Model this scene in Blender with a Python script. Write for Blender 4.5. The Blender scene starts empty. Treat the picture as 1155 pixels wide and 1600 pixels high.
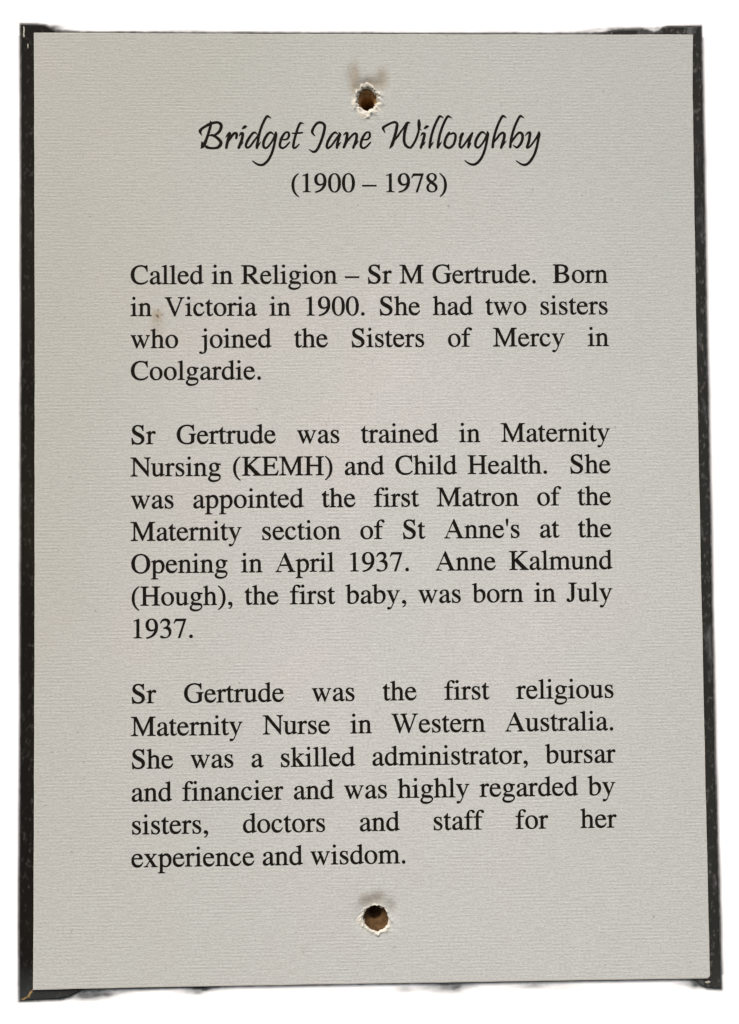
import bpy, math, random
import numpy as np
from mathutils import Vector, Matrix
from mathutils.geometry import tessellate_polygon, delaunay_2d_cdt

random.seed(7); rng = np.random.default_rng(7)
scene = bpy.context.scene
COL = scene.collection

# ---------------------------------------------------------------- camera, sky, sun, exposure
BASE = 1.3465                                  # height of the plaque's lower edge above ground (m)
MID = BASE + 0.1535                            # height of its middle
cam_d = bpy.data.cameras.new('camera'); cam = bpy.data.objects.new('camera', cam_d); COL.objects.link(cam)
cam_d.sensor_fit = 'VERTICAL'; cam_d.sensor_height = 24.0; cam_d.lens = 20.25
cam_d.clip_start = 0.005; cam_d.clip_end = 500
right = Vector((0.99981287, -0.01750041, -0.00824411))
down = Vector((-0.00780337, 0.02510492, -0.99965437))
fwd = Vector((0.01770132, 0.99953163, 0.02496366))
m = Matrix((( right.x, -down.x, -fwd.x, -0.00490425), (right.y, -down.y, -fwd.y, -0.27129536),
            (right.z, -down.z, -fwd.z, MID - 0.00981446), (0, 0, 0, 1)))
cam.matrix_world = m
scene.camera = cam

SUN_EL, SUN_AZ = math.radians(52), math.radians(-24)      # azimuth from the wall's normal, to the left
w = bpy.data.worlds.new('World'); scene.world = w; w.use_nodes = True
nt = w.node_tree; bg = nt.nodes['Background']
sky = nt.nodes.new('ShaderNodeTexSky'); sky.sky_type = 'NISHITA'; sky.sun_disc = False
sky.sun_elevation = SUN_EL; sky.sun_rotation = math.pi + abs(SUN_AZ)
sky.air_density = 1.0; sky.dust_density = 4.0; sky.ozone_density = 1.0
nt.links.new(sky.outputs[0], bg.inputs[0]); bg.inputs[1].default_value = 0.11
sd = bpy.data.lights.new('sun', 'SUN'); sun = bpy.data.objects.new('sun', sd); COL.objects.link(sun)
sd.energy = 1.5; sd.angle = math.radians(14); sd.color = (1.0, 0.93, 0.84)
to_sun = Vector((math.sin(SUN_AZ) * math.cos(SUN_EL), -math.cos(SUN_AZ) * math.cos(SUN_EL), math.sin(SUN_EL)))
sun.rotation_euler = to_sun.to_track_quat('Z', 'Y').to_euler(); sun.location = to_sun * 3
vs = scene.view_settings; vs.view_transform = 'Standard'; vs.look = 'None'; vs.gamma = 1.0
vs.exposure = 1.0

# ---------------------------------------------------------------- helpers (plaque millimetres: x right, y up, h towards the viewer)
def P(x, y, h=0.0): return (x / 1000, -h / 1000, (y + 153.5) / 1000)
def link(name, me, mat, parent=None, smooth=False):
    o = bpy.data.objects.new(name, me); COL.objects.link(o)
    if mat is not None: me.materials.append(mat)
    if parent is not None: o.parent = parent
    if smooth: me.polygons.foreach_set('use_smooth', [True] * len(me.polygons))
    return o
def mesh(name, verts, faces):
    me = bpy.data.meshes.new(name); me.from_pydata([tuple(v) for v in verts], [], [tuple(f) for f in faces]); me.update(); return me
def setattr_f(me, name, vals):
    a = me.attributes.new(name, 'FLOAT', 'POINT'); a.data.foreach_set('value', np.asarray(vals, dtype=np.float32))
def vnoise(x, y, seed=0):
    """smooth value noise on numpy arrays, -1..1"""
    x = np.asarray(x, float); y = np.asarray(y, float)
    xi = np.floor(x).astype(np.int64); yi = np.floor(y).astype(np.int64); fx = x - xi; fy = y - yi
    fx = fx*fx*(3-2*fx); fy = fy*fy*(3-2*fy)
    def hsh(a, b):
        n = (a * 374761393 + b * 668265263 + seed * 982451653) & 0xffffffff
        n = ((n ^ (n >> 13)) * 1274126177) & 0xffffffff
        return ((n ^ (n >> 16)) & 0xffff) / 32767.5 - 1
    return ((hsh(xi, yi)*(1-fx) + hsh(xi+1, yi)*fx)*(1-fy) + (hsh(xi, yi+1)*(1-fx) + hsh(xi+1, yi+1)*fx)*fy)
def fbm(x, y, seed=0, n=3): return sum(vnoise(x * 2**k, y * 2**k, seed + k) * .5**k for k in range(n))
def thing(o, label, cat, group=None):
    o['label'] = label; o['category'] = cat
    if group: o['group'] = group

class N:
    """small node-tree writer"""
    def __init__(s, name):
        s.m = bpy.data.materials.new(name); s.m.use_nodes = True; s.t = s.m.node_tree
        s.b = s.t.nodes['Principled BSDF']; s.c = s.node('ShaderNodeTexCoord').outputs['Object']
    def node(s, kind, **kw):
        n = s.t.nodes.new(kind)
        for k, v in kw.items(): setattr(n, k, v)
        return n
    def put(s, sock, v):
        if isinstance(v, bpy.types.NodeSocket): s.t.links.new(v, sock)
        else: sock.default_value = v
    def map(s, scale, loc=(0, 0, 0), rot=(0, 0, 0)):
        n = s.node('ShaderNodeMapping'); s.put(n.inputs[0], s.c); n.inputs['Scale'].default_value = scale
        n.inputs['Location'].default_value = loc; n.inputs['Rotation'].default_value = rot; return n.outputs[0]
    def noise(s, vec, scale=1, detail=3, rough=.5, out='Fac'):
        n = s.node('ShaderNodeTexNoise'); s.put(n.inputs['Vector'], vec); n.inputs['Scale'].default_value = scale
        n.inputs['Detail'].default_value = detail; n.inputs['Roughness'].default_value = rough; return n.outputs[out]
    def math(s, op, a, b=0.0, clamp=False):
        n = s.node('ShaderNodeMath', operation=op, use_clamp=clamp); s.put(n.inputs[0], a); s.put(n.inputs[1], b); return n.outputs[0]
    def rng(s, v, a, b, c=0.0, d=1.0):
        n = s.node('ShaderNodeMapRange'); s.put(n.inputs[0], v)
        for i, q in enumerate((a, b, c, d)): n.inputs[i + 1].default_value = q
        return n.outputs[0]
    def mix(s, f, a, b):
        n = s.node('ShaderNodeMix', data_type='RGBA'); s.put(n.inputs[0], f)
        s.put(n.inputs[6], a if isinstance(a, bpy.types.NodeSocket) else (*a, 1)); s.put(n.inputs[7], b if isinstance(b, bpy.types.NodeSocket) else (*b, 1)); return n.outputs[2]
    def attr(s, name):
        n = s.node('ShaderNodeAttribute'); n.attribute_name = name; return n.outputs['Fac']
    def color(s, v): s.put(s.b.inputs['Base Color'], v if isinstance(v, bpy.types.NodeSocket) else (*v, 1))
    def rough(s, v): s.put(s.b.inputs['Roughness'], v)
    def bump(s, h, dist, strength=1.0):
        n = s.node('ShaderNodeBump'); s.put(n.inputs['Height'], h); n.inputs['Distance'].default_value = dist
        n.inputs['Strength'].default_value = strength; s.put(s.b.inputs['Normal'], n.outputs[0])

# ---------------------------------------------------------------- materials
def spot(M, x, y, rx, ry, soft=1.0):
    """0..1 mask of a stain or painted dent shade lying at plaque millimetres x, y"""
    mp = M.node('ShaderNodeMapping'); M.put(mp.inputs[0], M.c); mp.vector_type = 'POINT'
    sx, sz = 1000 / rx, 1000 / ry
    mp.inputs['Scale'].default_value = (sx, 0.0, sz); mp.inputs['Location'].default_value = (-x/1000*sx, 0, -(y+153.5)/1000*sz)
    ln = M.node('ShaderNodeVectorMath', operation='LENGTH'); M.put(ln.inputs[0], mp.outputs[0])
    n = M.node('ShaderNodeMapRange', interpolation_type='SMOOTHERSTEP'); M.put(n.inputs[0], ln.outputs['Value'])
    n.inputs[1].default_value = 1.0; n.inputs[2].default_value = max(0.0, 1 - soft); n.inputs[3].default_value = 0; n.inputs[4].default_value = 1
    return n.outputs[0]

def card_material():
    M = N('laid_card')
    big = M.noise(M.map((22, 22, 22)), 1, 2); big2 = M.noise(M.map((16, 16, 12), (3, 1, 5)), 1, 2); mid = M.noise(M.map((85, 60, 70)), 1, 3)
    c = M.mix(M.rng(big, .40, .62), (0.474, 0.474, 0.448), (0.500, 0.486, 0.466))
    c = M.mix(M.rng(big2, .42, .64), c, (0.466, 0.476, 0.454))
    sx = M.node('ShaderNodeSeparateXYZ'); M.put(sx.inputs[0], M.c)
    c = M.mix(M.rng(sx.outputs[0], -.02, .10, 0, .55), c, (0.452, 0.476, 0.458))
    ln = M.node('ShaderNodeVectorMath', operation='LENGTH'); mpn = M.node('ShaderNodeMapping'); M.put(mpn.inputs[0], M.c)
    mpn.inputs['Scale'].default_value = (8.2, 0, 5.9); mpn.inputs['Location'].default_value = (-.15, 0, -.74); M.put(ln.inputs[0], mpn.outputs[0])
    vignette = M.math('ADD', ln.outputs['Value'], M.math('MULTIPLY', M.math('SUBTRACT', M.noise(M.map((9, 9, 9), (2, 2, 7)), 1, 3), .5), .9))
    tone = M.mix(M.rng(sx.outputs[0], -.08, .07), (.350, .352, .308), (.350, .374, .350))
    c = M.mix(M.rng(vignette, .30, 1.15, 0, .72), c, tone)  # brightness falloff from centre to edges, painted into the card colour
    c = M.mix(M.rng(sx.outputs[2], .12, .0, 0, .6), c, (0.458, 0.472, 0.452))
    c = M.mix(M.rng(mid, .35, .65, 0, .10), c, (0.40, 0.375, 0.34))
    # laid ribs: broken horizontal ridges about a millimetre apart, faint chain lines, felt grain
    wob = M.noise(M.map((60, 60, 180)), 1, 2)
    z = M.math('ADD', M.math('MULTIPLY', sx.outputs[2], 2 * math.pi / .00112), M.math('MULTIPLY', wob, 2.6))
    ribs = M.math('SINE', z)
    amp = M.rng(M.noise(M.map((55, 55, 160), (9, 2, 4)), 1, 3), .38, .62, .0, 1.0)
    streak = M.noise(M.map((260, 700, 1500)), 1, 3, .65)
    grain = M.noise(M.map((1300, 1300, 1700)), 1, 2, .6)
    chain = M.noise(M.map((420, 100, 18), (1, 0, 2)), 1, 1)
    h = M.math('ADD', M.math('MULTIPLY', M.math('MULTIPLY', ribs, amp), .15), M.math('MULTIPLY', streak, 1.0))
    h = M.math('ADD', h, M.math('MULTIPLY', grain, .9)); h = M.math('ADD', h, M.math('MULTIPLY', chain, .25))
    # fibres: slightly darker where the felt pressed in, a few specks of bark
    c = M.mix(M.rng(streak, .62, .36, 0, .21), c, (0.25, 0.24, 0.215))
    c = M.mix(M.rng(grain, .60, .34, 0, .38), c, (0.25, 0.24, 0.21))
    sp = M.noise(M.map((520, 520, 620), (4, 4, 4)), 1, 0)
    c = M.mix(M.rng(sp, .82, .87, 0, .40), c, (0.13, 0.12, 0.10))
    # rust brown stain and painted dent shade around the screw holes, and a dirty scuff beside the second line
    dn = M.rng(M.noise(M.map((450, 450, 380)), 1, 3), .3, .7, .62, 1)
    for (x, y, rx, ry, a, col) in [(-3.7, 135.8, 3.5, 8.2, .70, (.235, .185, .125)), (5.0, 134.8, 3.6, 6.2, .72, (.23, .18, .122)), (1.4, 133.4, 5.4, 3.8, .75, (.22, .17, .11)),
                                   (-3.6, 131.8, 3.2, 4.2, .5, (.23, .18, .12)), (-2.3, -123.9, 4.2, 4.2, .50, (.235, .185, .13)), (1.5, -123.1, 4.6, 4.2, .50, (.22, .172, .115)), (5.6, -125.6, 3.0, 5.0, .40, (.21, .18, .14)),
                                   (-66.4, 59.4, 3.0, 3.2, .62, (.25, .18, .085)), (-66.4, 56.3, 4.0, 6.0, .36, (.27, .22, .15))]:
        c = M.mix(M.math('MULTIPLY', M.math('MULTIPLY', spot(M, x, y, rx, ry), dn), a), c, col)
    fl = M.rng(M.noise(M.map((900, 900, 900), (2, 8, 1)), 1, 2), .56, .68)
    for (x, y, r, a) in [(-66.0, 60.2, 2.2, .95), (-67.0, 58.4, 2.0, .8), (-65.2, 56.6, 1.6, .8), (-66.3, 54.6, 2.2, .5)]:
        c = M.mix(M.math('MULTIPLY', M.math('MULTIPLY', spot(M, x, y, r, r, .7), fl), a), c, (.07, .05, .02))
    core = M.attr('core')
    c = M.mix(core, c, (.475, .45, .385))
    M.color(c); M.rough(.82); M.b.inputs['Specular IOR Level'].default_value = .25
    M.bump(h, .000080, 1.0)
    return M.m

def plain(name, col, rough=.6, noise_col=None, scale=300, bump=0, spec=.5, lo=.35, hi=.65):
    M = N(name); f = M.noise(M.map((scale, scale, scale)), 1, 4)
    M.color(M.mix(M.rng(f, lo, hi), col, noise_col) if noise_col else col); M.rough(rough); M.b.inputs['Specular IOR Level'].default_value = spec
    if bump: M.bump(f, bump)
    return M.m
mat_card = card_material()
mat_ink = plain('black_ink', (.0062, .0052, .004), .7, (.0095, .008, .006), 900, spec=.03)
mat_core = plain('torn_card_core', (.49, .465, .40), .9, (.38, .34, .27), 1400, .0003, .2)
mat_wood = [plain('drilled_board', (.20, .10, .034), .85, (.40, .25, .105), 700, .0004, .2), plain('drilled_board_dark', (.050, .025, .008), .85, (.095, .052, .020), 500, .0004, .2)]
mat_gold = plain('bare_metal', (.30, .20, .09), .5, (.12, .08, .035), 900, spec=.5)
mat_scr = plain('worn_paint', (.42, .39, .31), .6, (.2, .19, .15), 1200)
def backing_material():
    M = N('black_speckled_backing')
    f = M.noise(M.map((900, 900, 520), rot=(0, .5, 0)), 1, 3, .6); g = M.noise(M.map((120, 120, 60)), 1, 3)
    sx = M.node('ShaderNodeSeparateXYZ'); M.put(sx.inputs[0], M.c)
    rgt = M.rng(sx.outputs[0], 0, .10)
    base = M.mix(rgt, (.0075, .0068, .0055), (.019, .0195, .0175))
    base = M.mix(M.rng(sx.outputs[2], .012, .002, 0, .75), base, (.033, .036, .035))  # sky reflection along the bottom, painted into the base colour
    dust = M.math('MULTIPLY', M.rng(f, .56, .68), M.rng(g, .35, .65, .45, 1))
    c = M.mix(M.math('MULTIPLY', M.math('MULTIPLY', dust, M.rng(sx.outputs[0], -.1, .1, .22, .5)), 1.0), base, (.14, .135, .12))
    pat = M.math('MULTIPLY', M.rng(M.noise(M.map((180, 180, 45), (6, 0, 3)), 1, 4, .6), .56, .72), rgt)
    c = M.mix(M.math('MULTIPLY', pat, .5), c, (.16, .165, .165))
    c = M.mix(M.rng(M.noise(M.map((70, 70, 28), (3, 3, 3)), 1, 3), .56, .70, 0, .3), c, (.022, .017, .010))
    M.color(c); M.rough(.7); M.b.inputs['Specular IOR Level'].default_value = .04; M.bump(f, .00006); return M.m
mat_back = backing_material()
def wall_material():
    M = N('white_wall'); f = M.noise(M.map((40, 40, 40)), 1, 4); g = M.noise(M.map((500, 500, 500)), 1, 3)
    c = M.mix(f, (.90, .90, .895), (.88, .88, .875))
    sx = M.node('ShaderNodeSeparateXYZ'); M.put(sx.inputs[0], M.c)
    fade_col = M.mix(M.rng(sx.outputs[2], .02, .0), (.016, .015, .013), (.035, .045, .048))
    c = M.mix(M.math('MULTIPLY', M.attr('edge_fade'), M.rng(g, .3, .7, .93, 1.0)), c, fade_col)  # soft ragged fade of the black border, painted into the wall colour
    M.color(c); M.rough(.75); M.b.inputs['Specular IOR Level'].default_value = .2; M.bump(g, .00003); return M.m
mat_wall = wall_material()
# ---------------------------------------------------------------- lettering
# Each glyph is a list of pieces on a 1000 unit em.  A piece is a path (M L C Z); a second
# contour in the same piece is its counter.  foot / head / slab make the bracketed serifs.
def foot(xl, x0, x1, xr, y=0, t=16, h=62):
    return ("M%g %g L%g %g C%g %g %g %g %g %g L%g %g C%g %g %g %g %g %g L%g %g Z" % (
        xl, y, xl, y + t, x0 - 18, y + t + 3, x0, y + t + 14, x0, y + t + h, x1, y + t + h,
        x1, y + t + 14, x1 + 18, y + t + 3, xr, y + t, xr, y))
def slab(xl, x0, x1, xr, y=662, t=19, h=55):
    return ("M%g %g L%g %g C%g %g %g %g %g %g L%g %g C%g %g %g %g %g %g L%g %g Z" % (
        xl, y, xl, y - t, x0 - 20, y - t - 3, x0, y - t - 16, x0, y - t - h, x1, y - t - h,
        x1, y - t - 16, x1 + 20, y - t - 3, xr, y - t, xr, y))
def head(x0, x1, y, xl, d=56):                 # slanted flag on a lower case stem
    return "M%g %g L%g %g L%g %g C%g %g %g %g %g %g L%g %g Z" % (
        x1 - 4, y, xl, y - d, xl, y - d - 15, x0 - 6, y - d - 8, x0, y - d - 22, x0, y - d - 80, x1, y - d - 80)
def bar(x0, x1, y0, y1):
    return "M%g %g L%g %g L%g %g L%g %g Z" % (x0, y0, x1, y0, x1, y1, x0, y1)
def dot(x, y, r, q=None):
    q = q or r; k = .5523
    return "M%g %g C%g %g %g %g %g %g C%g %g %g %g %g %g C%g %g %g %g %g %g C%g %g %g %g %g %g Z" % (
        x + r, y, x + r, y + k*q, x + k*r, y + q, x, y + q, x - k*r, y + q, x - r, y + k*q, x - r, y,
        x - r, y - k*q, x - k*r, y - q, x, y - q, x + k*r, y - q, x + r, y - k*q, x + r, y)
def diag(xt, wt, yt, xb, wb, yb):              # slanted stroke between two heights
    return "M%g %g L%g %g L%g %g L%g %g Z" % (xt, yt, xt + wt, yt, xb + wb, yb, xb, yb)

ZERO = ["M476 331 C476 540 390 676 254 676 C104 676 24 530 24 334 C24 130 110 -14 248 -14 C394 -14 476 130 476 331 Z "
        "M380 326 C380 136 340 12 250 12 C158 12 120 136 120 330 C120 530 160 650 248 650 C338 650 380 530 380 326 Z"]
NINE = ["M459 396 C459 560 376 676 246 676 C122 676 30 582 30 448 C30 322 104 236 216 236 C268 236 308 252 350 290 "
        "C322 150 226 44 56 14 L59 -22 C318 2 459 176 459 396 Z "
        "M361 384 C361 340 352 328 330 312 C304 294 276 284 250 284 C172 284 127 352 127 464 C127 574 168 646 240 646 C318 646 361 540 361 384 Z"]
ARCH = "M%g 350 L%g 392 C%g 436 %g 460 %g 460 C%g 460 %g 402 %g 300 L%g 50 L%g 50 L%g 290 C%g 372 %g 404 %g 404 C%g 404 %g 388 %g 350 Z"
def arch(x, x2, w=84):
    """shoulder leaving a stem whose right side is x, into a stem starting at x2"""
    return ARCH % (x, x, x+40, x+74, x+124, x2+w-48, x2+w, x2+w, x2+w, x2, x2, x2, x2-26, x2-80, x2-116, x2-140, x)
G = {
 ' ': (250, []), '.': (250, [dot(125, 44, 56)]),
 ',': (250, ["M83 -141 L77 -125 C128 -98 150 -62 150 -24 C150 -10 144 -6 132 -6 C122 -6 116 -10 106 -10 C76 -10 56 12 56 42 C56 76 82 102 118 102 C162 102 195 68 195 14 C195 -58 152 -116 83 -141 Z"]),
 '(': (333, ["M304 -161 L290 -177 C152 -104 48 44 48 252 C48 446 142 602 292 676 L304 660 C186 572 134 446 134 252 C134 62 178 -60 304 -161 Z"]),
 ')': (333, ["M29 660 L41 676 C180 604 285 456 285 248 C285 54 190 -104 43 -177 L29 -161 C146 -72 199 52 199 248 C199 438 156 560 29 660 Z"]),
 "'": (180, ["M76 431 L104 431 L133 620 C136 656 118 676 90 676 C62 676 44 656 47 620 Z"]),
 '-': (500, [bar(0, 500, 203, 249)]),
 '0': (500, ZERO), '9': (500, NINE),
 '1': (500, ["M291 676 L300 668 L300 40 L212 40 L212 560 C212 592 202 604 180 604 C164 604 142 598 111 585 L111 599 Z", foot(118, 212, 300, 394, t=15, h=60)]),
 '7': (500, ["M449 662 L449 646 L237 -8 L172 -8 L370 588 L153 588 C90 588 74 572 37 504 L20 511 L79 662 Z"]),
 '8': (500, ["M445 155 C445 52 366 -14 245 -14 C134 -14 56 52 56 148 C56 222 94 268 186 330 C96 396 62 446 62 514 C62 608 144 676 256 676 C352 676 424 614 424 530 C424 460 386 414 290 366 C408 282 445 232 445 155 Z "
             "M352 527 C352 600 314 650 248 650 C188 650 146 606 146 546 C146 484 182 440 268 388 C326 424 352 466 352 527 Z "
             "M370 124 C370 186 330 234 212 310 C156 266 132 222 132 162 C132 74 180 14 258 14 C326 14 370 58 370 124 Z"]),
 '3': (500, ["M61 510 L45 514 C68 612 132 676 226 676 C318 676 384 622 384 538 C384 476 350 430 292 398 C380 368 431 308 431 220 C431 78 320 -14 156 -14 C84 -14 43 4 43 38 C43 58 60 72 82 72 C128 72 150 18 226 18 C298 18 348 78 348 166 C348 266 282 330 150 330 L150 346 C246 372 302 420 302 498 C302 564 260 606 196 606 C140 606 100 576 61 510 Z"]),
 'a': (444, ["M442 66 L442 42 C412 4 386 -10 354 -10 C316 -10 294 12 288 64 C236 14 188 -10 138 -10 C78 -10 37 30 37 96 C37 142 58 172 108 204 C146 228 200 252 287 282 L287 336 C287 404 262 436 212 436 C168 436 136 414 136 386 C136 372 141 362 141 346 C141 320 122 303 98 303 C74 303 56 322 56 346 C56 404 134 460 232 460 C326 460 372 410 372 308 L372 100 C372 60 382 46 402 46 C416 46 426 52 442 66 Z "
             "M287 256 L287 112 C287 84 276 72 254 60 C232 48 208 42 188 42 C152 42 127 70 127 116 C127 176 172 214 287 256 Z"]),
 'b': (500, ["M153 683 L3 638 L3 623 C12 624 20 624 28 624 C62 624 69 615 69 570 L69 38 C104 8 156 -10 212 -10 C356 -10 468 106 468 252 C468 374 394 460 300 460 C240 460 186 428 153 374 Z "
             "M153 326 C153 364 196 398 248 398 C328 398 380 330 380 220 C380 98 326 22 240 22 C194 22 153 40 153 68 Z"]),
 'c': (444, ["M412 147 L398 156 C358 88 316 60 256 60 C166 60 108 142 108 258 C108 362 156 430 228 430 C258 430 276 418 284 388 L291 362 C298 340 312 328 334 328 C360 328 382 346 382 370 C382 420 320 460 246 460 C118 460 25 358 25 219 C25 84 104 -10 220 -10 C306 -10 366 42 412 147 Z"]),
 'd': (500, ["M491 58 L491 42 L346 -10 L342 -6 L342 62 C306 12 266 -10 212 -10 C104 -10 27 78 27 206 C27 350 126 460 250 460 C288 460 316 450 342 428 L342 570 C342 614 332 624 296 624 L271 623 L271 638 L421 683 L426 680 L426 130 C426 72 432 58 466 57 Z "
             "M342 108 L342 326 C338 386 300 432 246 432 C166 432 113 358 113 244 C113 122 168 48 252 48 C292 48 326 72 342 108 Z"]),
 'e': (444, ["M408 163 L424 156 C386 46 318 -10 230 -10 C104 -10 25 80 25 224 C25 368 108 460 234 460 C338 460 402 392 405 277 L99 277 C102 140 158 64 258 64 C324 64 368 94 408 163 Z "
             "M101 309 L304 309 C296 388 272 426 214 426 C152 426 112 384 101 309 Z"]),
 'f': (333, [foot(20, 103, 187, 283), "M103 40 L103 418 L21 418 L21 450 L104 450 C106 600 172 683 280 683 C342 683 383 654 383 616 C383 594 367 576 344 576 C322 576 310 590 298 614 C286 638 272 652 250 652 C206 652 187 618 187 548 L187 450 L309 450 L309 418 L187 418 L187 40 Z"]),
 'g': (500, ["M470 388 L470 427 L374 427 C336 450 290 460 244 460 C144 460 70 396 70 304 C70 236 106 186 168 164 C100 122 76 96 76 68 C76 46 90 30 124 14 C54 -30 28 -60 28 -98 C28 -170 104 -218 216 -218 C350 -218 466 -140 466 -44 C466 34 410 72 304 76 L212 80 C166 82 146 90 146 110 C146 128 162 144 190 156 C208 153 222 152 236 152 C334 152 408 216 408 306 C408 336 402 360 386 388 Z "
             "M326 262 C326 210 298 178 252 178 C190 178 150 240 150 330 C150 396 180 434 226 434 C288 434 326 358 326 262 Z "
             "M142 8 C106 -28 90 -52 90 -76 C90 -128 148 -162 244 -162 C354 -162 430 -118 430 -56 C430 -18 398 -4 322 -4 C260 -4 180 0 142 8 Z"]),
 'h': (500, [foot(9, 74, 158, 225), bar(74, 158, 40, 600), head(74, 158, 683, 9, 46), arch(158, 342, 84), foot(278, 342, 426, 487)]),
 'i': (278, [foot(16, 96, 180, 253), bar(96, 180, 40, 380), head(96, 180, 460, 20), dot(133, 633, 51)]),
 'j': (278, ["M110 380 L110 -80 C110 -152 96 -184 62 -184 C46 -184 34 -176 20 -164 C4 -150 -10 -144 -26 -144 C-52 -144 -70 -158 -70 -178 C-70 -202 -38 -218 6 -218 C126 -218 194 -146 194 -20 L194 380 Z", head(110, 194, 460, 14), dot(146, 633, 51)]),
 'k': (500, [foot(7, 83, 167, 241), bar(83, 167, 40, 600), head(83, 167, 683, 7, 46), "M160 236 L160 262 L316 392 C346 418 340 432 304 434 L276 435 L276 450 L471 450 L471 434 C418 430 386 416 322 364 L252 306 L240 296 Z",
             "M186 258 L246 306 L414 90 C450 42 466 22 505 15 L505 0 L280 0 L280 15 C322 17 328 30 312 54 C290 88 240 160 186 236 Z"]),
 'l': (278, [foot(19, 98, 182, 257), bar(98, 182, 40, 600), head(98, 182, 683, 19, 46)]),
 'm': (778, [foot(16, 80, 164, 228), bar(80, 164, 40, 380), head(80, 164, 460, 19), arch(164, 348), foot(287, 348, 432, 494), arch(432, 622), foot(560, 622, 706, 775)]),
 'n': (500, [foot(16, 80, 164, 230), bar(80, 164, 40, 380), head(80, 164, 460, 18), arch(164, 340), foot(277, 340, 424, 485)]),
 'o': (500, ["M470 231 C470 366 380 460 254 460 C122 460 29 362 29 226 C29 88 118 -10 246 -10 C376 -10 470 90 470 231 Z "
             "M380 200 C380 88 336 18 262 18 C176 18 119 116 119 262 C119 366 166 432 240 432 C324 432 380 338 380 200 Z"]),
 'p': (500, [foot(5, 75, 159, 247, y=-217), "M75 -160 L75 380 L159 384 C196 434 240 460 298 460 C396 460 470 368 470 238 C470 94 386 -10 270 -10 C226 -10 194 -2 159 32 L159 -160 Z "
             "M159 90 L159 324 C159 354 210 394 258 394 C334 394 384 322 384 208 C384 94 336 24 262 24 C214 24 159 62 159 90 Z", head(75, 159, 460, 9)]),
 'r': (333, [foot(5, 76, 160, 245), bar(76, 160, 40, 380), head(76, 160, 460, 7), "M160 300 L160 369 C190 426 228 460 270 460 C310 460 335 438 335 406 C335 380 318 362 294 362 C266 362 252 394 232 394 C208 394 160 340 160 300 Z"]),
 's': (389, ["M315 317 L299 317 C283 396 250 436 196 436 C150 436 121 412 121 374 C121 348 136 330 170 310 L262 256 C322 220 348 184 348 130 C348 50 282 -10 198 -10 C176 -10 152 -6 126 1 C110 5 96 8 84 8 C74 8 70 6 66 -4 L53 -4 L53 153 L69 153 C86 62 126 16 194 16 C246 16 281 46 281 92 C281 122 264 146 226 168 L158 208 C84 252 51 290 51 342 C51 412 104 460 184 460 C210 460 232 455 256 446 C268 441 277 439 284 439 C291 439 295 441 302 450 L314 450 Z"]),
 't': (278, ["M279 66 L266 77 C244 52 230 44 208 44 C170 44 154 68 154 128 L154 418 L255 418 L255 450 L154 450 L154 566 C154 576 152 579 147 579 C140 579 135 570 128 560 C100 518 68 484 30 460 C18 452 13 444 13 436 C13 424 20 418 32 418 L70 418 L70 120 C70 32 100 -10 162 -10 C212 -10 248 14 279 66 Z"]),
 'u': (500, ["M155 450 L9 450 L9 433 C62 430 71 422 71 388 L71 144 C71 42 112 -10 192 -10 C246 -10 282 8 338 66 L338 -6 L342 -9 L479 42 L479 57 C430 57 422 64 422 98 L422 450 L260 450 L260 432 C322 428 338 420 338 380 L338 128 C338 106 332 96 316 84 C284 58 258 46 228 46 C180 46 155 80 155 142 Z"]),
 'w': (722, ["M21 450 L201 450 L201 435 C152 432 146 424 158 390 L262 116 L232 -11 L219 -11 L84 352 C60 416 50 430 21 435 Z",
             "M219 -11 L240 -11 L372 300 L352 336 L236 60 Z",
             "M262 450 L430 450 L430 435 C388 432 378 422 390 388 L494 122 L474 -11 L458 -11 L322 356 C300 416 292 430 262 435 Z",
             "M458 -11 L480 -11 L624 352 C652 420 664 430 694 435 L694 450 L562 450 L562 435 C610 430 616 416 602 374 L492 90 Z"]),
 'x': (500, ["M24 450 L215 450 L215 435 C178 433 172 424 190 394 L398 80 C430 32 446 20 479 15 L479 0 L270 0 L270 15 C312 18 318 26 302 54 L106 360 C74 410 58 430 24 435 Z",
             "M17 0 L160 0 L160 15 C120 17 108 30 128 62 L234 212 L250 196 L262 226 L354 360 C390 412 416 432 450 435 L450 450 L318 450 L318 435 C352 432 352 420 334 392 L250 268 L222 232 L106 66 C76 26 60 18 17 15 Z"]),
 'y': (500, ["M14 450 L215 450 L215 435 C166 434 156 424 170 390 L274 130 L262 10 L236 -2 L84 356 C58 418 50 430 14 435 Z",
             "M230 10 L258 -6 L262 36 L402 364 C430 424 440 432 475 435 L475 450 L338 450 L338 435 C384 432 392 420 374 378 L270 104 Z",
             "M230 20 L266 50 L222 -66 C180 -176 140 -218 74 -218 C46 -218 30 -200 30 -178 C30 -156 46 -140 70 -140 C100 -140 116 -156 132 -156 C158 -156 184 -116 208 -52 L232 8 Z"]),
 'A': (722, ["M15 19 C56 24 72 44 96 98 L348 674 L362 674 L338 520 L320 556 L126 134 C98 62 100 24 172 19 L213 19 L213 0 L15 0 Z",
             "M346 674 L370 674 L606 122 C638 44 654 24 706 19 L706 0 L450 0 L450 19 C518 20 524 34 506 80 L302 562 Z", bar(184, 480, 216, 256)]),
 'B': (667, ["M90 0 L330 0 C492 0 593 66 593 176 C593 268 530 324 430 342 C506 362 555 416 555 490 C555 598 464 662 312 662 L90 662 Z "
             "M212 618 L270 624 C380 624 450 576 450 492 C450 406 396 360 286 360 L212 360 Z "
             "M212 320 L312 320 C418 314 484 266 484 184 C484 92 414 38 292 38 C232 38 212 48 212 76 Z",
             "M17 0 L17 19 C86 22 110 34 110 94 L110 568 C110 626 92 638 17 643 L17 662 L150 662 L150 0 Z"]),
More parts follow.
